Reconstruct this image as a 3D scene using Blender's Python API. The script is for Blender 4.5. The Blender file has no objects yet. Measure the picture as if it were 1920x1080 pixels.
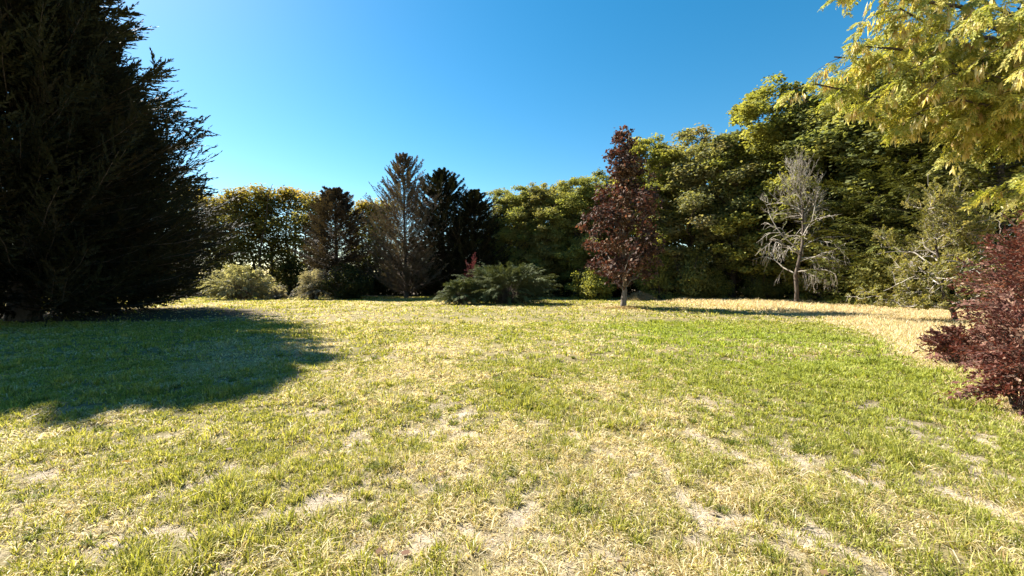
import bpy, math
import numpy as np
from mathutils import Vector

# ------------------------------------------------------------------ camera, sky, sun, exposure
scene = bpy.context.scene
COL = scene.collection
F = 750.0            # focal length of the lens in photograph pixels (1920 wide)
EYE = 1.6
HZ = 530.0           # photograph row of the horizon
cam_d = bpy.data.cameras.new('camera')
cam_d.sensor_width = 36.0
cam_d.lens = 36.0 * F / 1920.0
cam_d.clip_start = 0.05
cam_d.clip_end = 9000
cam = bpy.data.objects.new('camera', cam_d)
COL.objects.link(cam)
cam.location = (0, 0, EYE)
cam.rotation_euler = (math.radians(90 - math.degrees(math.atan(10 / F))), 0, 0)
scene.camera = cam

SUN_EL = 42.0
SUN_AZ = -56.0       # degrees clockwise from straight ahead
w = bpy.data.worlds.new('World')
scene.world = w
w.use_nodes = True
nt = w.node_tree
nt.nodes.clear()
sky = nt.nodes.new('ShaderNodeTexSky')
sky.sky_type = 'NISHITA'
sky.sun_disc = False
sky.sun_elevation = math.radians(SUN_EL)
sky.sun_rotation = math.radians(SUN_AZ % 360)
sky.altitude = 0
sky.air_density = 1.0
sky.dust_density = 0.2
sky.ozone_density = 0.0
hs = nt.nodes.new('ShaderNodeHueSaturation')
hs.inputs['Saturation'].default_value = 1.5
hs.inputs['Hue'].default_value = 0.487
bg = nt.nodes.new('ShaderNodeBackground')
bg.inputs['Strength'].default_value = 0.0485
wo = nt.nodes.new('ShaderNodeOutputWorld')
nt.links.new(sky.outputs[0], hs.inputs['Color'])
nt.links.new(hs.outputs[0], bg.inputs['Color'])
nt.links.new(bg.outputs[0], wo.inputs['Surface'])

sd = bpy.data.lights.new('sun', 'SUN')
sd.energy = 5.0
sd.angle = math.radians(0.5)
sd.color = (1.0, 0.95, 0.86)
so = bpy.data.objects.new('sun', sd)
COL.objects.link(so)
ce = math.cos(math.radians(SUN_EL))
S = Vector((math.sin(math.radians(SUN_AZ)) * ce, math.cos(math.radians(SUN_AZ)) * ce, math.sin(math.radians(SUN_EL))))
so.rotation_euler = (-S).to_track_quat('-Z', 'Y').to_euler()
so.location = S * 60

scene.view_settings.view_transform = 'Standard'
scene.view_settings.look = 'None'
scene.view_settings.exposure = 2.0
scene.view_settings.gamma = 1.0
scene.render.engine = 'CYCLES'
scene.cycles.max_bounces = 6
scene.cycles.transparent_max_bounces = 4


# ------------------------------------------------------------------ helpers
def X(px, D):
    return (px - 960.0) / F * D


def H(py, D):
    return EYE + (HZ - py) / F * D


def nrm(v):
    return v / np.maximum(np.linalg.norm(v, axis=-1, keepdims=True), 1e-9)


def vnoise(x, y, seed=0):
    x = np.asarray(x, float); y = np.asarray(y, float)
    xi = np.floor(x).astype(np.int64); yi = np.floor(y).astype(np.int64)
    fx = x - xi; fy = y - yi
    fx = fx * fx * (3 - 2 * fx); fy = fy * fy * (3 - 2 * fy)

    def h(a, b):
        n = (a * 374761393 + b * 668265263 + seed * 974634777) & 0x7FFFFFFF
        n = ((n ^ (n >> 13)) * 1274126177) & 0x7FFFFFFF
        n = n ^ (n >> 16)
        return (n & 0xFFFF) / 65535.0
    a = h(xi, yi); b = h(xi + 1, yi); c = h(xi, yi + 1); d = h(xi + 1, yi + 1)
    return (a * (1 - fx) + b * fx) * (1 - fy) + (c * (1 - fx) + d * fx) * fy


def fbm(x, y, seed=0, octv=4):
    s = 0; amp = 0.5; tot = 0
    for k in range(octv):
        s = s + amp * vnoise(x * 2 ** k, y * 2 ** k, seed + k * 17); tot += amp; amp *= 0.5
    return s / tot


def sstep(a, b, v):
    t = np.clip((v - a) / (b - a), 0, 1)
    return t * t * (3 - 2 * t)


def build(name, verts, quads=None, tris=None, mat=None, tint=None, parent=None, smooth=False):
    verts = np.asarray(verts, np.float32).reshape(-1, 3)
    me = bpy.data.meshes.new(name)
    me.vertices.add(len(verts))
    me.vertices.foreach_set('co', verts.ravel())
    li = []; tot = []
    if quads is not None and len(quads):
        q = np.asarray(quads, np.int32).reshape(-1, 4); li.append(q.ravel()); tot.append(np.full(len(q), 4, np.int32))
    if tris is not None and len(tris):
        t = np.asarray(tris, np.int32).reshape(-1, 3); li.append(t.ravel()); tot.append(np.full(len(t), 3, np.int32))
    li = np.concatenate(li); tot = np.concatenate(tot)
    me.loops.add(len(li)); me.loops.foreach_set('vertex_index', li)
    me.polygons.add(len(tot))
    st = np.zeros(len(tot), np.int32); st[1:] = np.cumsum(tot)[:-1]
    me.polygons.foreach_set('loop_start', st)
    try:
        me.polygons.foreach_set('loop_total', tot)
    except Exception:
        pass
    if smooth:
        me.polygons.foreach_set('use_smooth', np.ones(len(tot), bool))
    if tint is not None:
        a = me.attributes.new('tint', 'FLOAT_COLOR', 'POINT')
        c = np.ones((len(verts), 4), np.float32); c[:, :3] = tint
        a.data.foreach_set('color', c.ravel())
    me.update(calc_edges=True)
    if mat: me.materials.append(mat)
    o = bpy.data.objects.new(name, me)
    COL.objects.link(o)
    if parent: o.parent = parent
    return o


def leaves(c, d, n, l, wd, belly=0.5):
    """diamond leaves: centre c, direction d, normal n -> verts, quads"""
    d = nrm(d)
    s = nrm(np.cross(d, n))
    l = np.broadcast_to(np.asarray(l, float), (len(c),))[:, None]
    wd = np.broadcast_to(np.asarray(wd, float), (len(c),))[:, None]
    b = c - d * l * 0.5; t = c + d * l * 0.5; m = b + d * l * belly
    v = np.stack([b, m + s * wd * 0.5, t, m - s * wd * 0.5], 1).reshape(-1, 3)
    q = np.arange(len(c) * 4).reshape(-1, 4)
    return v, q


def tubes(P, R, sides=6):
    """P (B,K,3) polylines, R (B,K) radii"""
    P = np.asarray(P, float); R = np.asarray(R, float)
    B, K, _ = P.shape
    T = np.gradient(P, axis=1); T = nrm(T)
    ref = np.where(np.abs(T[..., 2:3]) > 0.9, np.array([1.0, 0.13, 0]), np.array([0, 0, 1.0]))
    # one reference for each whole polyline so rings do not twist
    r0 = np.where((np.abs(T[..., 2]).mean(1) > 0.7)[:, None], np.array([1.0, 0.13, 0]), np.array([0.05, 0.02, 1.0]))
    ref = np.broadcast_to(r0[:, None, :], P.shape)
    U = nrm(np.cross(T, ref)); W = np.cross(T, U)
    a = np.arange(sides) / sides * 2 * math.pi
    ring = P[:, :, None, :] + R[:, :, None, None] * (U[:, :, None, :] * np.cos(a)[None, None, :, None] + W[:, :, None, :] * np.sin(a)[None, None, :, None])
    v = ring.reshape(-1, 3)
    idx = np.arange(B * K * sides).reshape(B, K, sides)
    n = np.roll(idx, -1, axis=2)
    q = np.stack([idx[:, :-1], n[:, :-1], n[:, 1:], idx[:, 1:]], -1).reshape(-1, 4)
    return v, q


def merge(parts):
    vs = []; qs = []; off = 0
    for v, q in parts:
        vs.append(v); qs.append(q + off); off += len(v)
    return np.concatenate(vs), np.concatenate(qs)


def mixcol(cols, rng, n, jit=0.12):
    """random choice among weighted colours with brightness jitter"""
    wts = np.array([c[3] for c in cols], float); wts /= wts.sum()
    k = rng.choice(len(cols), n, p=wts)
    base = np.array([c[:3] for c in cols])[k]
    return base * (1 + rng.normal(0, jit, (n, 1))).clip(0.5, 1.6)


def rep4(c):
    return np.repeat(c, 4, axis=0)


def empty(name, loc, rz=0.0, sc=(1, 1, 1)):
    o = bpy.data.objects.new(name, None)
    o.empty_display_size = 0.5
    COL.objects.link(o)
    o.location = loc; o.rotation_euler = (0, 0, rz); o.scale = sc
    return o


def tag(o, label=None, cat=None, group=None, kind=None):
    if label: o['label'] = label
    if cat: o['category'] = cat
    if group: o['group'] = group
    if kind: o['kind'] = kind
    return o


def copy_tree(src, loc, rz, sc, color=None):
    r = src.copy(); COL.objects.link(r)
    r.location = loc; r.rotation_euler = (0, 0, rz); r.scale = sc
    for ch in list(src.children):
        c = ch.copy(); COL.objects.link(c); c.parent = r
        if color and ch.name.split('.')[0] in ('crown', 'foliage'): c.color = (*color, 1)
    return r


# ------------------------------------------------------------------ materials
def newmat(name):
    m = bpy.data.materials.new(name); m.use_nodes = True
    t = m.node_tree; t.nodes.clear()
    out = t.nodes.new('ShaderNodeOutputMaterial')
    return m, t, out


def leaf_mat(name, trans=0.35, rough=0.55, spec=0.25, tcol=(1.25, 1.15, 0.55), objcol=True):
    m, t, out = newmat(name)
    at = t.nodes.new('ShaderNodeAttribute'); at.attribute_name = 'tint'
    oi = t.nodes.new('ShaderNodeObjectInfo')
    mul = t.nodes.new('ShaderNodeMix'); mul.data_type = 'RGBA'; mul.blend_type = 'MULTIPLY'
    mul.inputs['Factor'].default_value = 1.0 if objcol else 0.0
    t.links.new(at.outputs['Color'], mul.inputs['A']); t.links.new(oi.outputs['Color'], mul.inputs['B'])
    p = t.nodes.new('ShaderNodeBsdfPrincipled')
    p.inputs['Roughness'].default_value = rough
    p.inputs['Specular IOR Level'].default_value = spec
    t.links.new(mul.outputs['Result'], p.inputs['Base Color'])
    tm = t.nodes.new('ShaderNodeMix'); tm.data_type = 'RGBA'; tm.blend_type = 'MULTIPLY'
    tm.inputs['Factor'].default_value = 1.0
    tm.inputs['B'].default_value = (*tcol, 1)
    t.links.new(mul.outputs['Result'], tm.inputs['A'])
    tr = t.nodes.new('ShaderNodeBsdfTranslucent')
    t.links.new(tm.outputs['Result'], tr.inputs['Color'])
    mx = t.nodes.new('ShaderNodeMixShader'); mx.inputs[0].default_value = trans
    t.links.new(p.outputs[0], mx.inputs[1]); t.links.new(tr.outputs[0], mx.inputs[2])
    t.links.new(mx.outputs[0], out.inputs['Surface'])
    return m


def bark_mat(name, c1, c2, scale=6, bump=0.5):
    m, t, out = newmat(name)
    tc = t.nodes.new('ShaderNodeTexCoord')
    mp = t.nodes.new('ShaderNodeMapping'); mp.inputs['Scale'].default_value = (1, 1, 0.25)
    t.links.new(tc.outputs['Object'], mp.inputs['Vector'])
    n = t.nodes.new('ShaderNodeTexNoise'); n.inputs['Scale'].default_value = scale; n.inputs['Detail'].default_value = 6
    n.inputs['Roughness'].default_value = 0.7
    t.links.new(mp.outputs[0], n.inputs['Vector'])
    r = t.nodes.new('ShaderNodeValToRGB')
    r.color_ramp.elements[0].position = 0.35; r.color_ramp.elements[0].color = (*c1, 1)
    r.color_ramp.elements[1].position = 0.65; r.color_ramp.elements[1].color = (*c2, 1)
    t.links.new(n.outputs['Fac'], r.inputs[0])
    p = t.nodes.new('ShaderNodeBsdfPrincipled'); p.inputs['Roughness'].default_value = 0.9
    p.inputs['Specular IOR Level'].default_value = 0.15
    t.links.new(r.outputs[0], p.inputs['Base Color'])
    b = t.nodes.new('ShaderNodeBump'); b.inputs['Strength'].default_value = bump; b.inputs['Distance'].default_value = 0.03
    t.links.new(n.outputs['Fac'], b.inputs['Height']); t.links.new(b.outputs[0], p.inputs['Normal'])
    t.links.new(p.outputs[0], out.inputs['Surface'])
    return m


M_LEAF = leaf_mat('broad_leaves', 0.5, 0.65, 0.12)
M_NEEDLE = leaf_mat('needles', 0.15, 0.7, 0.12)
M_PURPLE = leaf_mat('purple_leaves', 0.25, 0.65, 0.12, tcol=(1.3, 0.7, 0.6))
M_FROND = leaf_mat('fronds', 0.45, 0.55, 0.2, tcol=(1.2, 1.15, 0.5))
M_GRASS = leaf_mat('grass_blades', 0.45, 0.6, 0.2, tcol=(1.15, 1.1, 0.6), objcol=False)
M_BARK = bark_mat('brown_bark', (0.035, 0.025, 0.02), (0.12, 0.095, 0.075))
M_GREYBARK = bark_mat('grey_bark', (0.12, 0.10, 0.085), (0.36, 0.32, 0.27), 9)
M_DEADBARK = bark_mat('dead_twigs', (0.13, 0.105, 0.085), (0.46, 0.41, 0.34), 2.5)
M_PALEBARK = bark_mat('pale_dead_bark', (0.24, 0.20, 0.17), (0.56, 0.50, 0.42), 7)

# ------------------------------------------------------------------ ground
TAN = np.array([(60, 19.0), (43, 14.5), (34, 12.5), (26, 12.6), (22, 13.6), (17, 13.6), (12, 10.6), (8, 8.0), (5, 5.9), (3, 4.6), (0, 3.6)])[::-1]


def dry_zone(x, y):
    """1 inside the unmown straw-coloured band on the right"""
    e = np.interp(y, TAN[:, 0], TAN[:, 1]) + 1.6 * (fbm(x * 0.45, y * 0.45, 91) - 0.5) * (0.4 + 0.04 * y)
    return sstep(-0.35, 0.7, (x - e) / (0.5 + 0.03 * y))


def streak(x, y, x0, y0, x1, y1, wd):
    dx, dy = x1 - x0, y1 - y0; L = math.hypot(dx, dy); dx /= L; dy /= L
    u = (x - x0) * dx + (y - y0) * dy; v = -(x - x0) * dy + (y - y0) * dx
    v = v + 0.35 * wd * (fbm(u * 3, v * 3, 5) - 0.5) * 4
    return np.exp(-(v / wd) ** 2) * sstep(-0.25, 0.12, u) * (1 - sstep(L - 0.12, L + 0.3, u))


STREAKS = [(-2.75, 2.95, -1.45, 4.05, 0.13), (-2.1, 2.45, -1.3, 2.9, 0.09), (-2.6, 2.35, -2.2, 2.62, 0.14), (-1.2, 4.2, -0.5, 4.9, 0.14),
           (2.25, 3.0, 1.95, 4.05, 0.10), (2.85, 2.9, 2.75, 3.85, 0.13), (1.62, 2.35, 1.5, 3.1, 0.08), (2.0, 2.2, 1.9, 2.7, 0.07),
           (-0.95, 2.25, -0.5, 2.5, 0.16), (0.05, 2.75, 0.15, 2.95, 0.12), (3.35, 2.6, 3.3, 3.2, 0.14), (3.9, 3.3, 4.6, 2.7, 0.2),
           (-4.6, 6.2, -2.3, 7.9, 0.22), (-1.2, 3.1, -0.7, 3.5, 0.10)]


def bare(x, y):
    """0..1 bare sandy soil"""
    b = np.zeros_like(x)
    for s in STREAKS:
        b = np.maximum(b, streak(x, y, *s))
    n = fbm(x * 1.5 + 3, y * 1.1, 21, 4)
    b = np.maximum(b, 0.6 * sstep(0.64, 0.8, n))
    b = np.maximum(b, 0.9 * sstep(0.57, 0.70, fbm(x * 3.1 + 7, y * 2.4, 29, 4)) * (1 - sstep(3.5, 6.5, y)))
    b = b * sstep(0.24, 0.44, fbm(x * 13 + 2, y * 13, 37, 3))
    return b * (1 - sstep(6, 11, y)) * sstep(0.28, 0.56, fbm(x * 7, y * 7, 33, 4))


def straw(x, y):
    """0..1 share of dried blades"""
    n = fbm(x * 0.55 + 9, y * 0.5, 7, 4) * 0.6 + fbm(x * 2.3, y * 2.3, 12, 3) * 0.4
    v = 0.46 + 1.5 * (n - 0.5)
    # centre-left middle distance is drier, the right middle distance greener
    v = v + 0.22 * np.exp(-((x + 2.5) / 5.0) ** 2 - ((y - 10) / 5.0) ** 2)
    v = v - 0.30 * np.exp(-((x - 6.5) / 5.0) ** 2 - ((y - 11.5) / 6.5) ** 2)
    v = v + 0.10 * sstep(14, 30, y) + 0.05 * (1 - sstep(2, 5, y))
    return v.clip(0.03, 0.95)


def gz(x, y):
    n = (fbm(x * 0.9, y * 0.9, 41, 3) - 0.5) * 0.07 + (fbm(x * 4, y * 4, 43, 2) - 0.5) * 0.022
    return n * (1 - sstep(20, 45, np.hypot(x, y))) - 0.008 * bare(x, y)


def axis(dense0, dense1, step, lo, hi, grow=1.12):
    a = list(np.arange(dense0, dense1 + 1e-6, step))
    s = step
    while a[-1] < hi:
        s *= grow; a.append(min(a[-1] + s, hi))
    b = []; s = step; v = dense0
    while v > lo:
        s *= grow; v = max(v - s, lo); b.append(v)
    return np.array(b[::-1] + a)


gx = axis(-6.5, 6.5, 0.07, -4000, 4000); gy = axis(1.6, 8.5, 0.07, -200, 5000)
GX, GY = np.meshgrid(gx, gy)
px_, py_ = GX.ravel(), GY.ravel()
gzv = gz(px_, py_)
bz = bare(px_, py_); sz = straw(px_, py_); dz = dry_zone(px_, py_) * (1 - sstep(60, 70, py_))
green = np.array([0.12, 0.105, 0.04]); strawc = np.array([0.30, 0.235, 0.12]); sand = np.array([0.45, 0.365, 0.275]); tanc = np.array([0.45, 0.355, 0.21])  # dark thatch under the turf, deepened as painted shade between blades
gc = green + (strawc - green) * sz[:, None]
gc = gc + (sand - gc) * (bz * 0.95)[:, None]
gc = gc + (tanc - gc) * dz[:, None]
litter_shade = sstep(40, 46, py_ + 0.15 * np.abs(px_) * (px_ > 0) + 2.5 * (fbm(px_ * .3, py_ * .3, 3) - .5)) * (1 - sstep(150, 260, py_))
# bare leaf litter under the left conifers and woods; the dark floor beyond is painted shade
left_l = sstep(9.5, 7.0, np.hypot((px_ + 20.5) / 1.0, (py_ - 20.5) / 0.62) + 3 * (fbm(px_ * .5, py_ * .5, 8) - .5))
litter_shade = np.maximum(litter_shade, left_l)
gc = gc + (np.array([0.075, 0.052, 0.035]) - gc) * (0.85 * litter_shade)[:, None]
nx, ny = len(gx), len(gy)
idx = np.arange(nx * ny).reshape(ny, nx)
gq = np.stack([idx[:-1, :-1], idx[:-1, 1:], idx[1:, 1:], idx[1:, :-1]], -1).reshape(-1, 4)

m, t, out = newmat('soil_and_turf')
at = t.nodes.new('ShaderNodeAttribute'); at.attribute_name = 'tint'
tc = t.nodes.new('ShaderNodeTexCoord')
n1 = t.nodes.new('ShaderNodeTexNoise'); n1.inputs['Scale'].default_value = 60; n1.inputs['Detail'].default_value = 8; n1.inputs['Roughness'].default_value = 0.75
n2 = t.nodes.new('ShaderNodeTexNoise'); n2.inputs['Scale'].default_value = 2.2; n2.inputs['Detail'].default_value = 7; n2.inputs['Roughness'].default_value = 0.7
t.links.new(tc.outputs['Object'], n1.inputs['Vector']); t.links.new(tc.outputs['Object'], n2.inputs['Vector'])
r1 = t.nodes.new('ShaderNodeMapRange'); r1.inputs['From Min'].default_value = 0.3; r1.inputs['From Max'].default_value = 0.7
r1.inputs['To Min'].default_value = 0.40; r1.inputs['To Max'].default_value = 1.35
t.links.new(n1.outputs['Fac'], r1.inputs['Value'])
r2 = t.nodes.new('ShaderNodeMapRange'); r2.inputs['From Min'].default_value = 0.3; r2.inputs['From Max'].default_value = 0.7
r2.inputs['To Min'].default_value = 0.78; r2.inputs['To Max'].default_value = 1.2
t.links.new(n2.outputs['Fac'], r2.inputs['Value'])
mm = t.nodes.new('ShaderNodeMath'); mm.operation = 'MULTIPLY'
t.links.new(r1.outputs[0], mm.inputs[0]); t.links.new(r2.outputs[0], mm.inputs[1])
vm = t.nodes.new('ShaderNodeVectorMath'); vm.operation = 'SCALE'
t.links.new(at.outputs['Color'], vm.inputs[0]); t.links.new(mm.outputs[0], vm.inputs['Scale'])
p = t.nodes.new('ShaderNodeBsdfPrincipled'); p.inputs['Roughness'].default_value = 0.95; p.inputs['Specular IOR Level'].default_value = 0.1
t.links.new(vm.outputs[0], p.inputs['Base Color'])
b = t.nodes.new('ShaderNodeBump'); b.inputs['Strength'].default_value = 0.9; b.inputs['Distance'].default_value = 0.02
t.links.new(n1.outputs['Fac'], b.inputs['Height']); t.links.new(b.outputs[0], p.inputs['Normal'])
t.links.new(p.outputs[0], out.inputs['Surface'])
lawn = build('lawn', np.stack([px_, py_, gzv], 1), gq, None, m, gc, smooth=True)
tag(lawn, kind='structure')


def blades(x, y, h, wd, lean, col, rng, z=None, az=None):
    n = len(x)
    if az is None: az = rng.uniform(0, 2 * math.pi, n)
    fa = rng.uniform(0, 2 * math.pi, n)
    z = gz(x, y) if z is None else z
    base = np.stack([x, y, z - 0.004], 1)
    ld = np.stack([np.cos(az), np.sin(az), np.zeros(n)], 1)
    s = np.stack([np.cos(fa), np.sin(fa), np.zeros(n)], 1)
    up = np.array([0, 0, 1.0])
    hh = h[:, None]; ll = lean[:, None]; ww = wd[:, None]
    mid = base + up * hh * 0.6 + ld * hh * ll * 0.35
    tip = base + up * hh * (1 - 0.35 * np.minimum(ll, 2)) + ld * hh * ll
    v = np.stack([base - s * ww * 0.5, base + s * ww * 0.5, mid + s * ww * 0.4, mid - s * ww * 0.4, tip], 1).reshape(-1, 3)
    i = np.arange(n)[:, None] * 5
    q = i + np.array([[0, 1, 2, 3]]); t3 = i + np.array([[3, 2, 4]])
    return v, q, t3, np.repeat(col, 5, axis=0)


GREENS = [(0.27, 0.275, 0.05, 4), (0.33, 0.32, 0.065, 4), (0.14, 0.15, 0.03, 2), (0.40, 0.36, 0.12, 3)]
STRAWS = [(0.56, 0.46, 0.24, 4), (0.44, 0.34, 0.14, 2.5), (0.66, 0.58, 0.39, 3.5), (0.26, 0.18, 0.08, 1)]


def lawn_blades(seed, y0, y1, dens, marg, hmul, wmul, clump):
    rng = np.random.default_rng(seed)
    half = lambda yy: 1.32 * yy + marg
    area_n = int(dens * (y1 - y0) * (half(y0) + half(y1)))
    # clumped sampling: tuft centres, then blades round them
    nc = int(area_n / clump)
    cy = np.sqrt(rng.uniform(y0 ** 2, y1 ** 2, nc)); cx = rng.uniform(-1, 1, nc) * half(cy)
    rad = 0.024 * np.maximum(1, cy / 6) * rng.uniform(0.5, 2.0, nc)
    k = np.repeat(np.arange(nc), clump)
    x = cx[k] + rng.normal(0, 1, len(k)) * rad[k]; y = cy[k] + rng.normal(0, 1, len(k)) * rad[k]
    ch = rng.uniform(0.5, 1.0, nc) ** 1.5 * 1.9 * (0.75 + 0.6 * fbm(cx * 1.3, cy * 1.3, 77, 3))
    cs = rng.uniform(0, 1, nc)
    lush = fbm(cx * 1.9 + 5, cy * 1.9, 55, 3)
    b = bare(x, y); s = straw(x, y); d = dry_zone(x, y)
    keep = (rng.uniform(0, 1, len(x)) > 0.88 * b) & (rng.uniform(0, 1, len(x)) > d * 0.8)
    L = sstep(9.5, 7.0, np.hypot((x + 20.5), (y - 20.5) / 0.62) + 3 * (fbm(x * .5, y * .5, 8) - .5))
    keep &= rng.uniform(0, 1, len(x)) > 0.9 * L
    keep &= y < 46 - 0.12 * np.abs(x) * (x > 0)
    x, y, k, b, s = x[keep], y[keep], k[keep], b[keep], s[keep]
    n = len(x)
    isdry = (0.55 * cs[k] + 0.45 * rng.uniform(0, 1, n)) < (s * 0.95 + 0.25 * b)
    g = mixcol(GREENS, rng, n, 0.14); st = mixcol(STRAWS, rng, n, 0.14)
    lm = np.exp(-((x - 6.0) / 5.0) ** 2 - ((y - 11.5) / 6.5) ** 2)[:, None] * 0.75
    g = g * (1 - lm) + np.array([0.27, 0.335, 0.045]) * rng.uniform(0.7, 1.3, (n, 1)) * lm
    col = np.where(isdry[:, None], st, g)
    h = 0.040 * hmul * ch[k] * rng.uniform(0.55, 1.3, n) * np.where(isdry, 0.75, 1.0) * (1 + 0.9 * sstep(0.56, 0.72, lush[k])) * (1 - 0.5 * b)
    lean = np.where(isdry, rng.uniform(0.7, 2.4, n), rng.uniform(0.15, 1.1, n))
    wd = 0.0062 * wmul * rng.uniform(0.6, 1.4, n) * np.maximum(1, y / 3.2) ** 0.85
    # blades of a tuft lean away from its centre
    az = np.arctan2(y - cy[k], x - cx[k]) + rng.normal(0, 0.8, n)
    return blades(x, y, h, wd, lean, col, rng, None, az)


def join_blades(parts):
    V = []; Q = []; T = []; Cc = []; off = 0
    for v, q, t3, c in parts:
        V.append(v); Q.append(q + off); T.append(t3 + off); Cc.append(c); off += len(v)
    return np.concatenate(V), np.concatenate(Q), np.concatenate(T), np.concatenate(Cc)


def debris(seed, n):
    rng = np.random.default_rng(seed)
    y = np.sqrt(rng.uniform(1.7 ** 2, 9.0 ** 2, n)); x = rng.uniform(-1, 1, n) * (1.32 * y + 0.4)
    keep = rng.uniform(0, 1, n) < 0.25 + 0.75 * bare(x, y)
    x, y = x[keep], y[keep]; n = len(x)
    return blades(x, y, rng.uniform(0.012, 0.04, n), rng.uniform(0.003, 0.007, n) * np.maximum(1, y / 3.2) ** 0.8, rng.uniform(1.5, 4.0, n),
                  mixcol([(0.20, 0.14, 0.08, 3), (0.40, 0.31, 0.18, 3), (0.09, 0.065, 0.04, 2), (0.55, 0.47, 0.32, 2)], rng, n, 0.15), rng)


def tufts(seed, nt):
    # odd coarse tufts of a darker, broader grass
    rng = np.random.default_rng(seed)
    ty = rng.uniform(2.0, 9.0, nt); tx = rng.uniform(-1, 1, nt) * 1.28 * ty
    ok = dry_zone(tx, ty) < 0.3; tx, ty = tx[ok], ty[ok]
    k = np.repeat(np.arange(len(tx)), 70); n = len(k)
    R = rng.uniform(0.02, 0.06, len(tx))[k]; a = rng.uniform(0, 2 * math.pi, n); rr = np.sqrt(rng.uniform(0, 1, n)) * R
    x = tx[k] + rr * np.cos(a); y = ty[k] + rr * np.sin(a)
    return blades(x, y, rng.uniform(0.035, 0.085, n) * rng.uniform(0.7, 1.2, len(tx))[k], rng.uniform(0.004, 0.008, n) * np.maximum(1, y / 3.2) ** 0.6, rng.uniform(0.3, 1.5, n),
                  mixcol([(0.13, 0.155, 0.03, 4), (0.19, 0.215, 0.04, 3), (0.09, 0.11, 0.025, 2), (0.34, 0.29, 0.12, 1)], rng, n, 0.12), rng, None, a + rng.normal(0, 0.5, n))


v, q, t3, c = join_blades([
    debris(9, 60000), tufts(10, 170),
    lawn_blades(1, 1.7, 4.0, 8500, 0.5, 1.0, 0.95, 30),
    lawn_blades(2, 4.0, 8.0, 3600, 0.5, 1.05, 1.1, 22),
    lawn_blades(3, 8.0, 16.0, 640, 0.5, 1.15, 1.3, 14),
    lawn_blades(4, 16.0, 46.0, 75, 0.0, 1.3, 1.6, 8)])
gr = build('grass', v, q, t3, M_GRASS, c)
tag(gr, 'short mown grass, part green and part straw coloured, over the whole lawn', 'grass', kind='stuff')

# straw-coloured unmown grass
rng = np.random.default_rng(11)
TANS = [(0.54, 0.43, 0.25, 4), (0.45, 0.35, 0.19, 3), (0.64, 0.55, 0.37, 2.5), (0.34, 0.24, 0.12, 1.2), (0.30, 0.27, 0.08, 0.5)]


def dry_blades(n, y0, y1, hmul, wmul):
    y = np.sqrt(rng.uniform(y0 ** 2, y1 ** 2, n)); x = rng.uniform(2.5, 1.36 * y + 1.5, n)
    keep = (rng.uniform(0, 1, n) < dry_zone(x, y)) & (y < 45 - 0.25 * np.maximum(x - 12, 0))
    x, y = x[keep], y[keep]; n = len(x)
    tall = 0.45 + 0.8 * fbm(x * 0.7, y * 0.7, 61, 3)
    e = sstep(0.0, 2.0, x - np.interp(y, TAN[:, 0], TAN[:, 1]))
    h = hmul * rng.uniform(0.5, 1.3, n) * tall * (0.35 + 0.65 * e)
    wd = 0.004 * wmul * rng.uniform(0.6, 1.4, n) * np.maximum(1, y / 3.2) ** 0.75
    az = rng.normal(0.6, 1.3, n)
    return blades(x, y, h, wd, rng.uniform(0.3, 1.7, n), mixcol(TANS, rng, n, 0.14), rng, None, az)


v, q, t3, c = join_blades([dry_blades(90000, 2.0, 9.0, 0.17, 1.2), dry_blades(110000, 9.0, 22.0, 0.30, 1.2), dry_blades(90000, 22.0, 45.0, 0.42, 1.5)])
dg = build('dry_grass', v, q, t3, M_GRASS, c)
tag(dg, 'long straw coloured unmown grass along the right edge of the lawn', 'dry grass', kind='stuff')


# ------------------------------------------------------------------ plant builders
def clump_leaves(rng, cen, rad, n_per, l, wd, cols, flat=0.75, crown_c=None, jit=0.13, upw=0.6, per=None):
    """leaf clumps: cen (C,3), rad (C,)"""
    C = len(cen)
    per = np.full(C, n_per) if per is None else per
    k = np.repeat(np.arange(C), per); n = len(k)
    dv = nrm(rng.normal(0, 1, (n, 3)))
    rr = rng.uniform(0, 1, n) ** 0.5 * np.where(rng.uniform(0, 1, n) < 0.22, rng.uniform(1.0, 1.7, n), 1.0)
    pos = cen[k] + dv * (rad[k] * rr)[:, None] * np.array([1, 1, flat])
    outv = dv if crown_c is None else nrm(dv * 0.7 + 0.6 * nrm(cen[k] - crown_c))
    nor = nrm(outv * 0.45 + np.array([0, 0, upw]) + rng.normal(0, 0.62, (n, 3)))
    d = nrm(np.cross(nor, rng.normal(0, 1, (n, 3))) + np.array([0, 0, -0.25]))
    s = rng.uniform(0.65, 1.3, n)
    v, q = leaves(pos, d, nor, l * s, wd * s, 0.45)
    cc = mixcol(cols, rng, C, 0.16)
    col = (0.55 * cc[k] + 0.45 * mixcol(cols, rng, n, 0.1)) * (1 + rng.normal(0, jit, (n, 1))).clip(0.6, 1.5)
    return v, q, rep4(col)


def curve(a, b, K, rng, sag=0.0, wob=0.03):
    """(B,3)->(B,3) polylines with wobble"""
    B = len(a); u = np.linspace(0, 1, K)[None, :, None]
    P = a[:, None] * (1 - u) + b[:, None] * u
    L = np.linalg.norm(b - a, axis=1)[:, None, None]
    P = P + np.array([0, 0, 1.0]) * L * sag * (4 * u * (1 - u))
    ww = rng.normal(0, 1, (B, K, 3)); ww[:, 0] = 0; ww[:, -1] = 0
    return P + ww * L * wob


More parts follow.
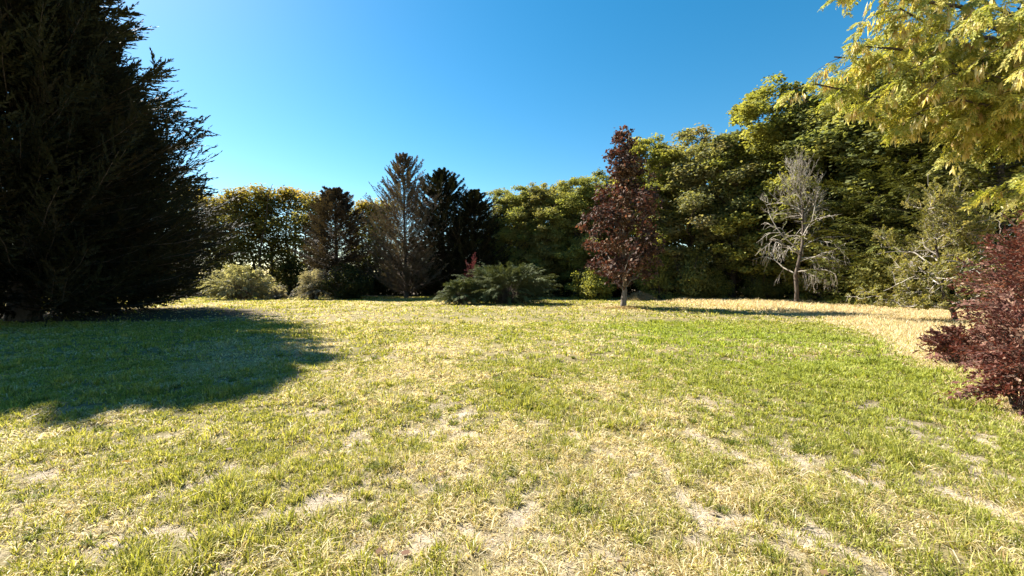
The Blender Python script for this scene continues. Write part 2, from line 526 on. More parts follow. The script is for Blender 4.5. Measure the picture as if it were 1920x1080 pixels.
def broadleaf(name, seed, Ht, base, prof, cols, n_clump=110, n_per=260, lsize=(0.22, 0.14), r0=0.22, clump_r=(0.09, 0.16), shell=0.45, mat=None,
              bark=None, trunk_top=0.85, stems=1, lump=0.3, upw=0.6, yscale=1.0, limb_r=1.0, flat=0.75, top=None):
    """tree of height Ht; prof: [(t, radius)] along the crown from its base to its top"""
    rng = np.random.default_rng(seed)
    pr = np.array(prof, float)
    root = empty(name, (0, 0, 0))
    z0 = base; cH = Ht - base
    t = rng.beta(1.15, 1.1, n_clump * 3); th = rng.uniform(0, 2 * math.pi, n_clump * 3)
    rmax = np.interp(t, pr[:, 0], pr[:, 1])
    keep = rng.uniform(0, 1, len(t)) < (0.25 + rmax / pr[:, 1].max())
    t, th, rmax = t[keep][:n_clump], th[keep][:n_clump], rmax[keep][:n_clump]
    lumpv = 1 + lump * (2 * vnoise(th * 1.6 + seed, t * 5, seed) - 1)
    rho = rmax * lumpv * np.sqrt(rng.uniform(shell ** 2, 1, len(t)))
    crad = pr[:, 1].max() * rng.uniform(*clump_r, len(t)) * 2 * (0.55 + 0.45 * rmax / pr[:, 1].max())
    rho = np.maximum(rho - crad * 0.5, 0.02)
    cen = np.stack([rho * np.cos(th), rho * np.sin(th) * yscale, z0 + t * cH * 0.965 ], 1)
    cc = np.array([0, 0, z0 + cH * 0.4])
    per = np.maximum(8, n_per * (crad / crad.mean()) ** 2 * rng.uniform(0.55, 1.35, len(t))).astype(int)
    v, q, c = clump_leaves(rng, cen, crad, n_per, lsize[0], lsize[1], cols, flat, cc, upw=upw, per=per)
    if top:
        # second set of leaf colours near the top of the crown
        z4 = v.reshape(-1, 4, 3)[:, 0, 2]; tt = (z4 - z0) / cH + rng.normal(0, 0.05, len(z4))
        gk = rep4((tt > top[1])[:, None])
        c = np.where(gk, rep4(mixcol(top[0], rng, len(z4), 0.15)), c)
    # wood
    parts = []
    K = 10
    u = np.linspace(0, 1, K)
    tops = []
    for s in range(stems):
        off = np.array([rng.normal(0, 1), rng.normal(0, 1)]) * (0.0 if stems == 1 else 0.12 * pr[:, 1].max())
        P = np.zeros((1, K, 3)); P[0, :, 2] = u * Ht * trunk_top - 0.1
        bend = np.cumsum(rng.normal(0, 0.011 * Ht, (K, 2)), 0); bend -= bend[0]
        P[0, :, :2] = bend + u[:, None] * off * 3
        R = r0 * (1 - u) ** 0.8 * 0.95 + 0.012; R[0] *= 1.35
        parts.append(tubes(P, R[None], 9)); tops.append((P[0], R))
    tp, tr_ = tops[0]
    # limbs run from the trunk to the clumps
    nl = min(len(cen), 60)
    ii = rng.permutation(len(cen))[:nl]
    end = cen[ii]
    hz = np.clip(end[:, 2] - 0.75 * np.hypot(end[:, 0], end[:, 1]) - 0.3, base * 0.75, Ht * trunk_top * 0.97)
    st = np.stack([np.interp(hz, tp[:, 2], tp[:, k]) for k in range(3)], 1)
    LP = curve(st, end, 6, rng, 0.06, 0.035)
    lr = np.interp(hz, tp[:, 2], tr_) * 0.42 * limb_r
    LR = lr[:, None] * np.linspace(1, 0.16, 6)[None] + 0.008
    parts.append(tubes(LP, LR, 5))
    rest = np.setdiff1d(np.arange(len(cen)), ii)
    if len(rest):
        fl = LP[:, 2:].reshape(-1, 3)
        dd = np.linalg.norm(cen[rest][:, None] - fl[None], axis=2); j = dd.argmin(1)
        BP = curve(fl[j], cen[rest], 4, rng, 0.05, 0.04)
        BR = np.full((len(rest), 1), 0.02 * Ht / 12) * np.linspace(1, 0.3, 4)[None]
        parts.append(tubes(BP, BR, 4))
    vt, qt = merge(parts)
    build('trunk', vt, qt, None, bark or M_BARK, None, root, smooth=True)
    build('crown', v, q, None, mat or M_LEAF, c, root)
    return root


def branch_lines(o, az, el0, el1, L, K, rng, wob=0.12):
    """branches leaving o with elevation easing from el0 to el1 (radians)"""
    B = len(az); u = np.linspace(0, 1, K - 1)[None]
    el = el0[:, None] * (1 - u) + el1[:, None] * u + rng.normal(0, wob, (B, K - 1)) * 0.6
    a = az[:, None] + np.cumsum(rng.normal(0, wob, (B, K - 1)), 1)
    st = (L / (K - 1))[:, None, None] * np.stack([np.cos(el) * np.cos(a), np.cos(el) * np.sin(a), np.sin(el)], -1)
    return np.concatenate([o[:, None], o[:, None] + np.cumsum(st, 1)], 1)


def sprays(P, rng, n_sh, sh_len, u0, M, l, wd, cols, ang=0.8, plane_up=1.0, roll=0.5, lift=0.0, spread=0.6, jit=0.2, belly=0.4, taper=0.75, cjit=0.12, droop=0.0):
    """feathery side shoots along the branch polylines P, each shoot carrying M leaflets"""
    B, K, _ = P.shape
    u = (u0 + (1 - u0) * (np.arange(n_sh)[None] + rng.uniform(0, 1, (B, n_sh))) / n_sh)
    f = u * (K - 1); i = np.minimum(f.astype(int), K - 2); fr = (f - i)[..., None]
    bi = np.arange(B)[:, None]
    o = P[bi, i] * (1 - fr) + P[bi, i + 1] * fr
    T = nrm(P[bi, i + 1] - P[bi, i])
    n0 = np.array([0, 0, plane_up]) + rng.normal(0, roll, (B, 1, 3))
    nb = nrm(np.broadcast_to(n0, T.shape))
    side = nrm(np.cross(T, nb)); nb = np.cross(side, T)
    sg = np.where((np.arange(n_sh)[None] + rng.integers(0, 2, (B, 1))) % 2 == 0, 1.0, -1.0)[..., None]
    a = ang * rng.uniform(0.6, 1.25, (B, n_sh))[..., None] * (1 - 0.45 * u[..., None])
    d = nrm(T * np.cos(a) + side * sg * np.sin(a) + nb * lift + rng.normal(0, jit * 0.6, T.shape) + np.array([0, 0, -droop]))
    Lb = np.linalg.norm(P[:, -1] - P[:, 0], axis=1)[:, None]
    sl = sh_len * (1.0 - taper * u) * rng.uniform(0.6, 1.3, u.shape) * (0.10 + 0.90 * np.minimum(Lb / np.median(Lb), 1.3))
    o = o.reshape(-1, 3); d = d.reshape(-1, 3); sl = sl.ravel(); nb = nb.reshape(-1, 3)
    Sn = len(o)
    vv = (np.arange(M)[None] + rng.uniform(0, 1, (Sn, M))) / M
    pos = o[:, None] + d[:, None] * (vv * sl[:, None])[..., None] + np.array([0, 0, -droop]) * (vv ** 2 * sl[:, None])[..., None] * 0.5
    s2 = nrm(np.cross(d, nb))
    sg2 = np.where(np.arange(M) % 2 == 0, 1.0, -1.0)[None, :, None]
    ld = nrm(d[:, None] + s2[:, None] * sg2 * spread * (1.1 - vv[..., None]) + rng.normal(0, jit, (Sn, M, 3)))
    ln = nrm(nb[:, None] + rng.normal(0, 0.45, (Sn, M, 3)))
    sc = rng.uniform(0.65, 1.3, (Sn, M)) * (1.1 - 0.45 * vv)
    c = (pos + ld * (l * sc * 0.45)[..., None]).reshape(-1, 3)
    v, q = leaves(c, ld.reshape(-1, 3), ln.reshape(-1, 3), (l * sc).ravel(), (wd * sc).ravel(), belly)
    cb = np.repeat(mixcol(cols, rng, B, 0.12), n_sh * M, axis=0)
    col = 0.5 * cb + 0.5 * mixcol(cols, rng, len(c), cjit)
    return v, q, rep4(col), (o, d, sl)


def conifer(name, seed, Ht, prof, nb, cols, r0=0.3, el=(0.1, 0.5), z0=0.4, n_sh=22, sh_len=0.9, M=12, l=0.22, wd=0.06, u0=0.25, plane_up=1.0, roll=0.5,
            bark=None, mat=None, lump=0.2, tip=0.6, K=7, br=0.018, droop=0.0, gaps=0.0, spread=0.6, wood_sides=4, Lr=(0.78, 1.12), zp=0.92, ang=0.8, taper=0.75):
    rng = np.random.default_rng(seed)
    pr = np.array(prof, float)
    root = empty(name, (0, 0, 0))
    zz = z0 + (Ht - z0) * (np.linspace(0, 0.985, nb) ** zp) + rng.normal(0, 0.1, nb)
    zz = np.clip(zz, z0, Ht * 0.99)
    t = (zz - z0) / (Ht - z0)
    az = (np.arange(nb) * 2.39996 + rng.normal(0, 0.3, nb)) % (2 * math.pi)
    L = np.interp(t, pr[:, 0], pr[:, 1]) * rng.uniform(*Lr, nb) * (1 + lump * (2 * vnoise(az * 1.3, t * 7, seed) - 1))
    if gaps > 0:
        L *= np.where(rng.uniform(0, 1, nb) < gaps, 0.5, 1.0)
    L = np.maximum(L, 0.16)
    K2 = 9; u = np.linspace(0, 1, K2)
    TP = np.zeros((1, K2, 3)); TP[0, :, 2] = u * Ht * 0.98 - 0.1
    TP[0, :, :2] = np.cumsum(rng.normal(0, 0.004 * Ht, (K2, 2)), 0); TP[0, 0, :2] = 0
    TR = r0 * (1 - u) ** 0.9 + 0.012; TR[0] *= 1.3
    o = np.stack([np.interp(zz, TP[0, :, 2], TP[0, :, 0]), np.interp(zz, TP[0, :, 2], TP[0, :, 1]), zz], 1)
    e0 = el[0] + 0.5 * tip * t + rng.normal(0, 0.1, nb); e1 = el[1] + tip * t + rng.normal(0, 0.12, nb)
    P = branch_lines(o, az, e0, e1, L, K, rng, 0.08)
    v, q, c, _ = sprays(P, rng, n_sh, sh_len, u0, M, l, wd, cols, plane_up=plane_up, roll=roll, droop=droop, spread=spread, ang=ang, taper=taper)
    R = br * (0.4 + L / L.max())[:, None] * np.linspace(1, 0.2, K)[None]
    vt, qt = merge([tubes(TP, TR[None], 9), tubes(P, R, wood_sides)])
    build('trunk', vt, qt, None, bark or M_BARK, None, root, smooth=True)
    build('crown', v, q, None, mat or M_NEEDLE, c, root)
    return root


def bush(name, seed, Ht, prof, nb, cols, el=(1.0, -0.2), n_sh=12, sh_len=0.5, M=8, l=0.08, wd=0.05, yscale=1.0, mat=None, bark=None, u0=0.3, spread=0.7, K=7,
         roll=0.5, wobble=0.12, br=0.012, droop=0.0, stem_r=0.1, reach=None, partn='foliage'):
    """arching shrub: branches leave a short base and bow outwards to fill prof"""
    rng = np.random.default_rng(seed)
    pr = np.array(prof, float)
    root = empty(name, (0, 0, 0))
    t = rng.uniform(0, 1, nb); az = rng.uniform(0, 2 * math.pi, nb)
    rad = np.interp(t, pr[:, 0], pr[:, 1]) * np.sqrt(rng.uniform(0.25, 1, nb)) * (1 + 0.25 * (2 * vnoise(az * 1.5, t * 4, seed) - 1))
    end = np.stack([rad * np.cos(az), rad * np.sin(az) * yscale, np.maximum(0.06, t * Ht)], 1)
    st = np.stack([stem_r * np.cos(az) * rng.uniform(0, 1, nb), stem_r * np.sin(az) * rng.uniform(0, 1, nb), rng.uniform(0, 0.15, nb) * Ht * t], 1)
    ctrl = np.stack([end[:, 0] * 0.4, end[:, 1] * 0.4, end[:, 2] * 0.62 + 0.35 * Ht * (1 - 0.4 * t) * 0.9], 1)
    u = np.linspace(0, 1, K)[None, :, None]
    P = st[:, None] * (1 - u) ** 2 + 2 * ctrl[:, None] * u * (1 - u) + end[:, None] * u * u
    Ls = np.linalg.norm(end - st, axis=1)[:, None, None]
    ww = rng.normal(0, 1, P.shape) * Ls * 0.02; ww[:, 0] = 0
    P = P + ww
    P[..., 2] = np.maximum(P[..., 2], 0.03)
    v, q, c, _ = sprays(P, rng, n_sh, sh_len, u0, M, l, wd, cols, roll=roll, spread=spread, droop=droop, belly=0.5)
    R = br * np.linspace(1.6, 0.25, K)[None] * rng.uniform(0.7, 1.3, nb)[:, None]
    vt, qt = tubes(P, R, 4)
    build('stems', vt, qt, None, bark or M_BARK, None, root, smooth=True)
    build(partn, v, q, None, mat or M_LEAF, c, root)
    return root


def bare_tree(name, seed, Ht, levels, r0, bark, rng=None, leaf=None, lean=(0, 0), droop=0.35, trunk_h=0.22, spread=0.9, upr=0.6, tw=0.007, zmin=0.9, tf=0.9, trunk_bark=None):
    """leafless tree: levels = [(children per branch, length)]"""
    rng = np.random.default_rng(seed)
    root = empty(name, (0, 0, 0))
    K = 9; u = np.linspace(0, 1, K)
    P = np.zeros((1, K, 3)); P[0, :, 2] = u * Ht * tf - 0.08
    P[0, :, :2] = np.cumsum(rng.normal(0, 0.018 * Ht, (K, 2)), 0) * 0.8 + u[:, None] * np.array(lean)[None] * Ht
    P[0, :, :2] *= np.minimum(1, u * 4)[:, None]
    R = (r0 * (1 - u) ** 0.75 + 0.012)[None]; R[0, 0] *= 1.25
    vt, qt = tubes(P, R, 9)
    build('trunk', vt, qt, None, trunk_bark or bark, None, root, smooth=True)
    parts = []
    cur, curR = P, R
    lines = []
    for lv, (nch, ln) in enumerate(levels):
        B = len(cur); Kp = cur.shape[1]
        lo = trunk_h if lv == 0 else 0.15
        uu = lo + (1 - lo) * (np.arange(nch)[None] + rng.uniform(0, 1, (B, nch))) / nch
        f = uu * (Kp - 1); i = np.minimum(f.astype(int), Kp - 2); fr = (f - i)[..., None]; bi = np.arange(B)[:, None]
        o = cur[bi, i] * (1 - fr) + cur[bi, i + 1] * fr
        T = nrm(cur[bi, i + 1] - cur[bi, i])
        pr_ = (curR[bi, i] * (1 - fr[..., 0]) + curR[bi, i + 1] * fr[..., 0])
        sidev = nrm(np.cross(T, rng.normal(0, 1, T.shape)))
        low = (1 - o[..., 2:3] / Ht).clip(0, 1)
        d = nrm(T * (0.55 if lv else 0.25) + sidev * spread * rng.uniform(0.6, 1.2, (B, nch, 1)) + np.array([0, 0, 1.0]) * (upr * (1 - 1.15 * low)) - np.array([0, 0, 1.0]) * droop * low * (0.4 + 0.6 * lv))
        L = ln * rng.uniform(0.5, 1.2, (B, nch)) * (1.25 - 0.8 * uu)
        o = o.reshape(-1, 3); d = d.reshape(-1, 3); L = L.ravel(); low = low.reshape(-1, 1); pr_ = pr_.ravel()
        Kc = 6 if lv < 2 else 5
        st = [o]
        dd = d
        for k in range(Kc - 1):
            dd = nrm(dd + rng.normal(0, 0.22, dd.shape) + np.array([0, 0, 1.0]) * (0.12 * (1 - 1.6 * low) - droop * 0.25 * low * lv))
            nxt = st[-1] + dd * (L / (Kc - 1))[:, None]
            nxt[:, 2] = np.maximum(nxt[:, 2], zmin)
            st.append(nxt)
        C = np.stack(st, 1)
        CR = np.minimum(pr_ * 0.45, r0 * 0.33 * 0.42 ** lv)[:, None] * np.linspace(1, 0.3, Kc)[None] + tw
        parts.append(tubes(C, CR, 6 if lv == 0 else 4))
        cur, curR = C, CR; lines.append(C)
    vt, qt = merge(parts)
    build('branches', vt, qt, None, bark, None, root, smooth=True)
    if leaf:
        C = lines[-1]
        sel = rng.permutation(len(C))[:int(len(C) * leaf['share'])]
        v, q, c, _ = sprays(C[sel], rng, leaf['n'], leaf['sl'], 0.1, leaf['M'], leaf['l'], leaf['w'], leaf['cols'], roll=0.8, jit=0.4, belly=0.5)
        build('foliage', v, q, None, M_LEAF, c, root)
    return root


# ------------------------------------------------------------------ colours (foliage)
OAK = [(0.20, 0.21, 0.07, 4), (0.255, 0.25, 0.092, 3), (0.135, 0.15, 0.05, 3), (0.30, 0.27, 0.12, 1)]
YEL = [(0.21, 0.212, 0.060, 4), (0.265, 0.25, 0.075, 3), (0.15, 0.16, 0.048, 3)]
ROW = [(0.11, 0.118, 0.034, 4), (0.15, 0.15, 0.04, 3), (0.20, 0.175, 0.045, 1)]
GOLD = [(0.25, 0.205, 0.045, 4), (0.20, 0.185, 0.045, 3), (0.31, 0.225, 0.045, 1)]
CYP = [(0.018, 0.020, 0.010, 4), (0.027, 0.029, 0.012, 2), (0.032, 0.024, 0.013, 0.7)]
FIR = [(0.10, 0.11, 0.028, 4), (0.15, 0.15, 0.036, 2.5), (0.06, 0.07, 0.022, 2)]
GREY = [(0.12, 0.095, 0.07, 4), (0.09, 0.078, 0.052, 3), (0.155, 0.095, 0.072, 2)]
JUN = [(0.10, 0.118, 0.048, 4), (0.07, 0.083, 0.033, 3), (0.14, 0.155, 0.07, 2)]
MAPLE = [(0.075, 0.043, 0.031, 4), (0.05, 0.030, 0.024, 3), (0.115, 0.070, 0.042, 2), (0.18, 0.115, 0.062, 1.2)]
BERB = [(0.130, 0.055, 0.042, 4), (0.085, 0.038, 0.031, 3), (0.20, 0.10, 0.068, 2), (0.36, 0.24, 0.16, 1.2)]
PALE = [(0.30, 0.29, 0.18, 4), (0.20, 0.20, 0.10, 3), (0.42, 0.40, 0.30, 2)]

rg = np.random.default_rng(5)


def place(src, first, px, py_top, D, wscale, h0, label, cat, group=None, color=None, rz=None, name_used=[]):
    """put a tree whose built height is h0 so that its top reaches the photograph row py_top at distance D"""
    s = H(py_top, D) / h0
    loc = (X(px, D), D, 0); rz = rg.uniform(0, 6.28) if rz is None else rz
    sc = (s * wscale, s * wscale, s)
    if first:
        o = src; o.location = loc; o.rotation_euler = (0, 0, rz); o.scale = sc
        if color:
            for ch in o.children:
                if ch.name.split('.')[0] in ('crown', 'foliage'): ch.color = (*color, 1)
    else:
        o = copy_tree(src, loc, rz, sc, color)
    return tag(o, label, cat, group)


# ------------------------------------------------------------------ big dark conifers at the left
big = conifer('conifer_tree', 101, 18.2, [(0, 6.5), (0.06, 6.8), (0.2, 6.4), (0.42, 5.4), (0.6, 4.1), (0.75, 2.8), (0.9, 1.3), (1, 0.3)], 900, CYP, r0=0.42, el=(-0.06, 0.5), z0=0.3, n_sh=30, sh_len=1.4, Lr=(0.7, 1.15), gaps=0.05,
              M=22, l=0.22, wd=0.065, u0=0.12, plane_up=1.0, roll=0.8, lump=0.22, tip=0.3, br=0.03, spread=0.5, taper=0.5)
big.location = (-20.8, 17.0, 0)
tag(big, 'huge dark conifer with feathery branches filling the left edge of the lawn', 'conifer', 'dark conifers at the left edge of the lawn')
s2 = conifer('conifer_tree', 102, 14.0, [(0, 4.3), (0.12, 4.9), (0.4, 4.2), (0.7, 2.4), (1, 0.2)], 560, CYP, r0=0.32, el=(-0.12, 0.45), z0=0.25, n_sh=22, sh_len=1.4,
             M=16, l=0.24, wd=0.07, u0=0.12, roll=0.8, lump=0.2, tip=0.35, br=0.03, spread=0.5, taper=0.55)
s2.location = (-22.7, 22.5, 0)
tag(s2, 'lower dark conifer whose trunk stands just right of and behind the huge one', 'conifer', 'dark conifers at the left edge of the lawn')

# ------------------------------------------------------------------ golden topped row at the back left
RG = 'slim golden topped trees in the row behind the lawn'
rowA = broadleaf('slim_tree', 201, 12.5, 1.2, [(0, 1.0), (0.2, 1.7), (0.6, 2.1), (0.85, 2.0), (1, 1.0)], ROW, 140, 58, (0.24, 0.15), 0.10, (0.12, 0.24), 0.1, top=(GOLD, 0.87), trunk_top=0.95, stems=2, lump=0.6)
rowB = broadleaf('slim_tree', 202, 12.5, 1.6, [(0, 1.1), (0.3, 1.9), (0.7, 2.2), (0.9, 2.0), (1, 0.9)], ROW, 140, 58, (0.24, 0.15), 0.10, (0.12, 0.24), 0.1, top=(GOLD, 0.87), trunk_top=0.95, stems=3, lump=0.6)
rows = [(rowA, 1, 352, 349, 50, 1.0, 'slim tree half hidden by the huge dark conifer, first of the back row'),
        (rowB, 1, 398, 362, 51, 1.0, 'slim tree with a low thin top, standing left of the pale arching bush'),
        (rowA, 0, 445, 356, 50, 1.05, 'slim tree rising straight behind the left half of the pale arching bush'),
        (rowB, 0, 487, 345, 51, 1.1, 'tallest golden topped slim tree, above the right half of the pale bush'),
        (rowA, 0, 540, 352, 52, 1.1, 'slim tree behind the gap between the pale arching bush and the grey one'),
        (rowB, 0, 590, 357, 50, 1.0, 'golden topped slim tree immediately left of the dark pine'),
        (rowA, 0, 682, 376, 53, 1.0, 'golden topped slim tree between the dark pine and the grey thin conifer'),
        (rowB, 0, 720, 372, 54, 1.0, 'slim tree mostly hidden behind the grey thin conifer')]
for src, fi, px, py, D, ws, lab in rows:
    place(src, fi, px, py, D, ws * 1.35, 12.3, lab, 'tree', RG, color=tuple(rg.uniform(0.85, 1.2) * np.array([1.1, 1.0, 1.0])))

pine = conifer('pine_tree', 210, 12, [(0, 2.6), (0.3, 2.9), (0.6, 2.4), (0.85, 1.5), (1, 0.5)], 260, [(0.060, 0.046, 0.030, 4), (0.085, 0.06, 0.042, 2)], r0=0.2, el=(0.1, 0.5), z0=1.0,
               n_sh=18, sh_len=0.9, M=9, l=0.26, wd=0.075, roll=1.0, lump=0.35, tip=0.6, br=0.03)
place(pine, 1, 632, 358, 42, 1.35, 12, 'dark brownish pine in the back row above the grey sloping bush', 'pine')

# grey thin conifer and the two dark ones beside it
grey = conifer('conifer_tree', 220, 15.2, [(0, 5.0), (0.2, 5.4), (0.42, 4.6), (0.6, 3.6), (0.8, 2.5), (0.92, 1.5), (1, 0.1)], 520, GREY, r0=0.2, el=(0.25, 0.85), z0=0.4, n_sh=22, sh_len=0.62, M=10,
               l=0.2, wd=0.045, u0=0.2, roll=1.0, lump=0.3, tip=0.2, br=0.026, Lr=(0.5, 1.15), zp=1.3, ang=0.6, spread=0.45)
place(grey, 1, 762, 284, 42, 1.0, 15.5, 'tall thin half dead conifer with grey brown see-through branches', 'conifer')
dk = conifer('conifer_tree', 221, 14.2, [(0, 4.8), (0.25, 5.2), (0.5, 4.2), (0.73, 2.7), (0.88, 1.5), (1, 0.1)], 520, CYP, r0=0.25, el=(0.15, 0.75), z0=0.3, n_sh=24, sh_len=0.75, Lr=(0.55, 1.15), M=12, l=0.2,
             wd=0.06, u0=0.15, roll=0.9, lump=0.3, tip=0.25, br=0.03, spread=0.45, zp=1.2, ang=0.6)
place(dk, 1, 826, 310, 46, 1.2, 14.5, 'dark pointed conifer close behind the right side of the grey thin one', 'conifer', 'dark pointed conifers behind the juniper')
place(dk, 0, 893, 352, 45, 1.45, 14.5, 'broad dark pointed conifer right behind the spreading junipers', 'conifer', 'dark pointed conifers behind the juniper')

# ------------------------------------------------------------------ bushes along the back left
pb = bush('arching_bush', 301, 3.4, [(0, 3.2), (0.4, 3.9), (0.7, 3.6), (0.9, 2.0), (1, 0.9)], 200, PALE, n_sh=16, sh_len=0.8, M=8, l=0.16, wd=0.085, yscale=0.7, stem_r=1.2, droop=0.7, u0=0.5)
pb.location = (X(450, 38.5), 38.5, 0)
tag(pb, 'broad pale leaved bush arching over the lawn edge beside the big conifers', 'bush')
sb = bush('arching_bush', 302, 1.2, [(0, 1.1), (0.5, 1.0), (1, 0.5)], 90, [(0.30, 0.27, 0.22, 3), (0.22, 0.20, 0.15, 2)], n_sh=10, sh_len=0.4, M=6, l=0.13, wd=0.05, stem_r=0.3, droop=0.4)
sb.location = (X(520, 38), 38, 0)
tag(sb, 'small low greyish bush at the foot of the pale arching bush', 'bush')
gb = bush('arching_bush', 303, 3.0, [(0, 2.2), (0.5, 1.7), (0.8, 1.2), (1, 0.6)], 150, [(0.30, 0.27, 0.23, 3), (0.22, 0.20, 0.16, 2), (0.16, 0.16, 0.09, 1)], n_sh=12, sh_len=0.6, M=6, l=0.16, wd=0.06,
          stem_r=0.4, droop=0.5)
gb.location = (X(588, 38), 38, 0)
tag(gb, 'grey thin twigged bush sloping down to the lawn left of the dark round bush', 'bush')
db = broadleaf('round_bush', 304, 3.4, 0.1, [(0, 1.7), (0.4, 2.2), (0.8, 1.5), (1, 0.5)], [(0.05, 0.055, 0.02, 3), (0.07, 0.07, 0.025, 1)], 60, 170, (0.16, 0.1), 0.08, (0.14, 0.22), 0.4, stems=3)
db.location = (X(645, 38.5), 38.5, 0)
tag(db, 'dark round bush below the dark pine', 'bush')

# spreading junipers in the lawn
jm = bush('juniper_bush', 310, 3.05, [(0, 3.7), (0.35, 4.0), (0.65, 3.8), (0.85, 3.1), (1, 2.0)], 330, JUN, n_sh=26, sh_len=0.75, M=11, l=0.14, wd=0.042, yscale=0.75, stem_r=1.4, mat=M_NEEDLE, roll=0.3,
          u0=0.45, droop=0.3)
jm.location = (X(950, 30.5), 30.5, 0)
tag(jm, 'large spreading grey green juniper with layered sprays standing out in the lawn', 'juniper')
js = bush('juniper_bush', 311, 1.85, [(0, 1.9), (0.4, 2.0), (0.75, 1.5), (1, 0.8)], 110, JUN, n_sh=22, sh_len=0.7, M=10, l=0.17, wd=0.042, stem_r=0.5, mat=M_NEEDLE, roll=0.3, u0=0.45, droop=0.3)
js.location = (X(868, 29.6), 29.6, 0)
tag(js, 'smaller low juniper touching the left side of the large one', 'juniper')
rs = bush('red_shrub', 312, 4.0, [(0, 0.5), (0.5, 1.1), (0.8, 0.8), (1, 0.3)], 40, [(0.13, 0.05, 0.05, 3), (0.09, 0.035, 0.04, 2), (0.18, 0.09, 0.07, 1)], n_sh=12, sh_len=0.45, M=5, l=0.16, wd=0.1, stem_r=0.25,
          mat=M_PURPLE)
rs.location = (X(885, 34), 34, 0)
tag(rs, 'small red leaved shrub peeping up behind the junipers', 'shrub')

# ------------------------------------------------------------------ woods on the right
TG = 'leafy trees along the front of the woods'
oakA = broadleaf('leafy_tree', 401, 20, 2.5, [(0, 2.2), (0.2, 4.0), (0.5, 4.4), (0.8, 3.6), (0.95, 2.2), (1, 1.0)], OAK, 260, 190, (0.225, 0.15), 0.26, (0.06, 0.13), 0.45)
oakB = broadleaf('leafy_tree', 402, 20, 1.5, [(0, 2.6), (0.25, 4.2), (0.55, 4.2), (0.82, 3.4), (0.95, 2.0), (1, 0.9)], OAK, 260, 190, (0.225, 0.15), 0.26, (0.06, 0.13), 0.45, lump=0.4)
oakC = broadleaf('leafy_tree', 403, 20, 2.0, [(0, 2.4), (0.3, 3.6), (0.6, 3.5), (0.85, 2.8), (1, 1.1)], YEL, 260, 190, (0.215, 0.145), 0.24, (0.06, 0.13), 0.45, lump=0.35)
oakD = broadleaf('leafy_tree', 404, 20, 1.0, [(0, 2.8), (0.2, 4.4), (0.5, 4.0), (0.83, 3.2), (1, 1.0)], OAK, 270, 190, (0.225, 0.15), 0.26, (0.06, 0.12), 0.45, lump=0.45)
OL = (1, 1, 1); YG = (1.05, 1.08, 0.95); DKG = (0.8, 0.85, 0.9); GY = (1.05, 1.0, 1.3)
woods = [(oakA, 1, 945, 356, 47, 0.95, OL, 'leafy tree directly right of the broad dark conifer, first of the woods'),
         (oakB, 1, 978, 350, 45, 0.95, YG, 'leafy tree whose top rises above the left half of the large juniper'),
         (oakC, 1, 1012, 343, 44, 0.95, GY, 'leafy tree behind the right end of the large juniper'),
         (oakA, 0, 1044, 346, 46, 0.9, DKG, 'leafy tree set back in the gap left of the light green one'),
         (oakB, 0, 1078, 330, 43, 0.95, YG, 'light green leafy tree just left of the purple maple'),
         (oakD, 1, 1128, 318, 44, 1.0, DKG, 'leafy tree mostly hidden behind the purple maple'),
         (oakC, 0, 1212, 260, 40, 1.0, YG, 'yellow green rounded tree top right behind the purple maple'),
         (oakB, 0, 1300, 240, 38, 1.0, GY, 'grey green leafy tree standing second to the right of the purple maple'),
         (oakA, 0, 1372, 252, 37, 0.9, DKG, 'darker leafy tree in the dip between two higher tree tops'),
         (oakC, 0, 1452, 156, 34, 1.0, YG, 'tallest pointed yellow green tree of the woods, left behind the bare pale tree'),
         (oakD, 0, 1548, 156, 32.5, 1.0, OL, 'tall tree behind the right side of the bare pale tree'),
         (oakA, 0, 1650, 105, 30.5, 1.1, DKG, 'tall dark tree behind the tip of the yellow podded branches')]
for src, fi, px, py, D, ws, colr, lab in woods:
    place(src, fi, px, py, D, ws * 1.5, 19.6, lab, 'tree', TG, color=colr)

# feathery dark conifers at the right
FG = 'feathery conifers below the podded branches'
fir = conifer('conifer_tree', 420, 14, [(0, 4.4), (0.25, 4.6), (0.55, 3.6), (0.8, 2.0), (1, 0.3)], 260, FIR, r0=0.25, el=(0.15, 0.15), z0=0.4, n_sh=20, sh_len=1.3, M=12, l=0.26, wd=0.075, roll=0.35,
              lump=0.45, tip=0.2, br=0.03, droop=0.2, gaps=0.3)
firs = [(1, 1640, 225, 27, 1.0, (1.1, 1.1, 1), 'feathery green conifer with flat sprays just right of the bare pale tree'),
        (0, 1745, 120, 25, 1.0, (0.9, 0.9, 0.9), 'tall feathery conifer behind the half bare fruit tree'),
        (0, 1880, 90, 22, 1.0, (0.7, 0.7, 0.7), 'dark feathery conifer behind the purple bush at the frame edge')]
for fi, px, py, D, ws, colr, lab in firs:
    place(fir, fi, px, py, D, ws, 14, lab, 'conifer', FG, color=colr)

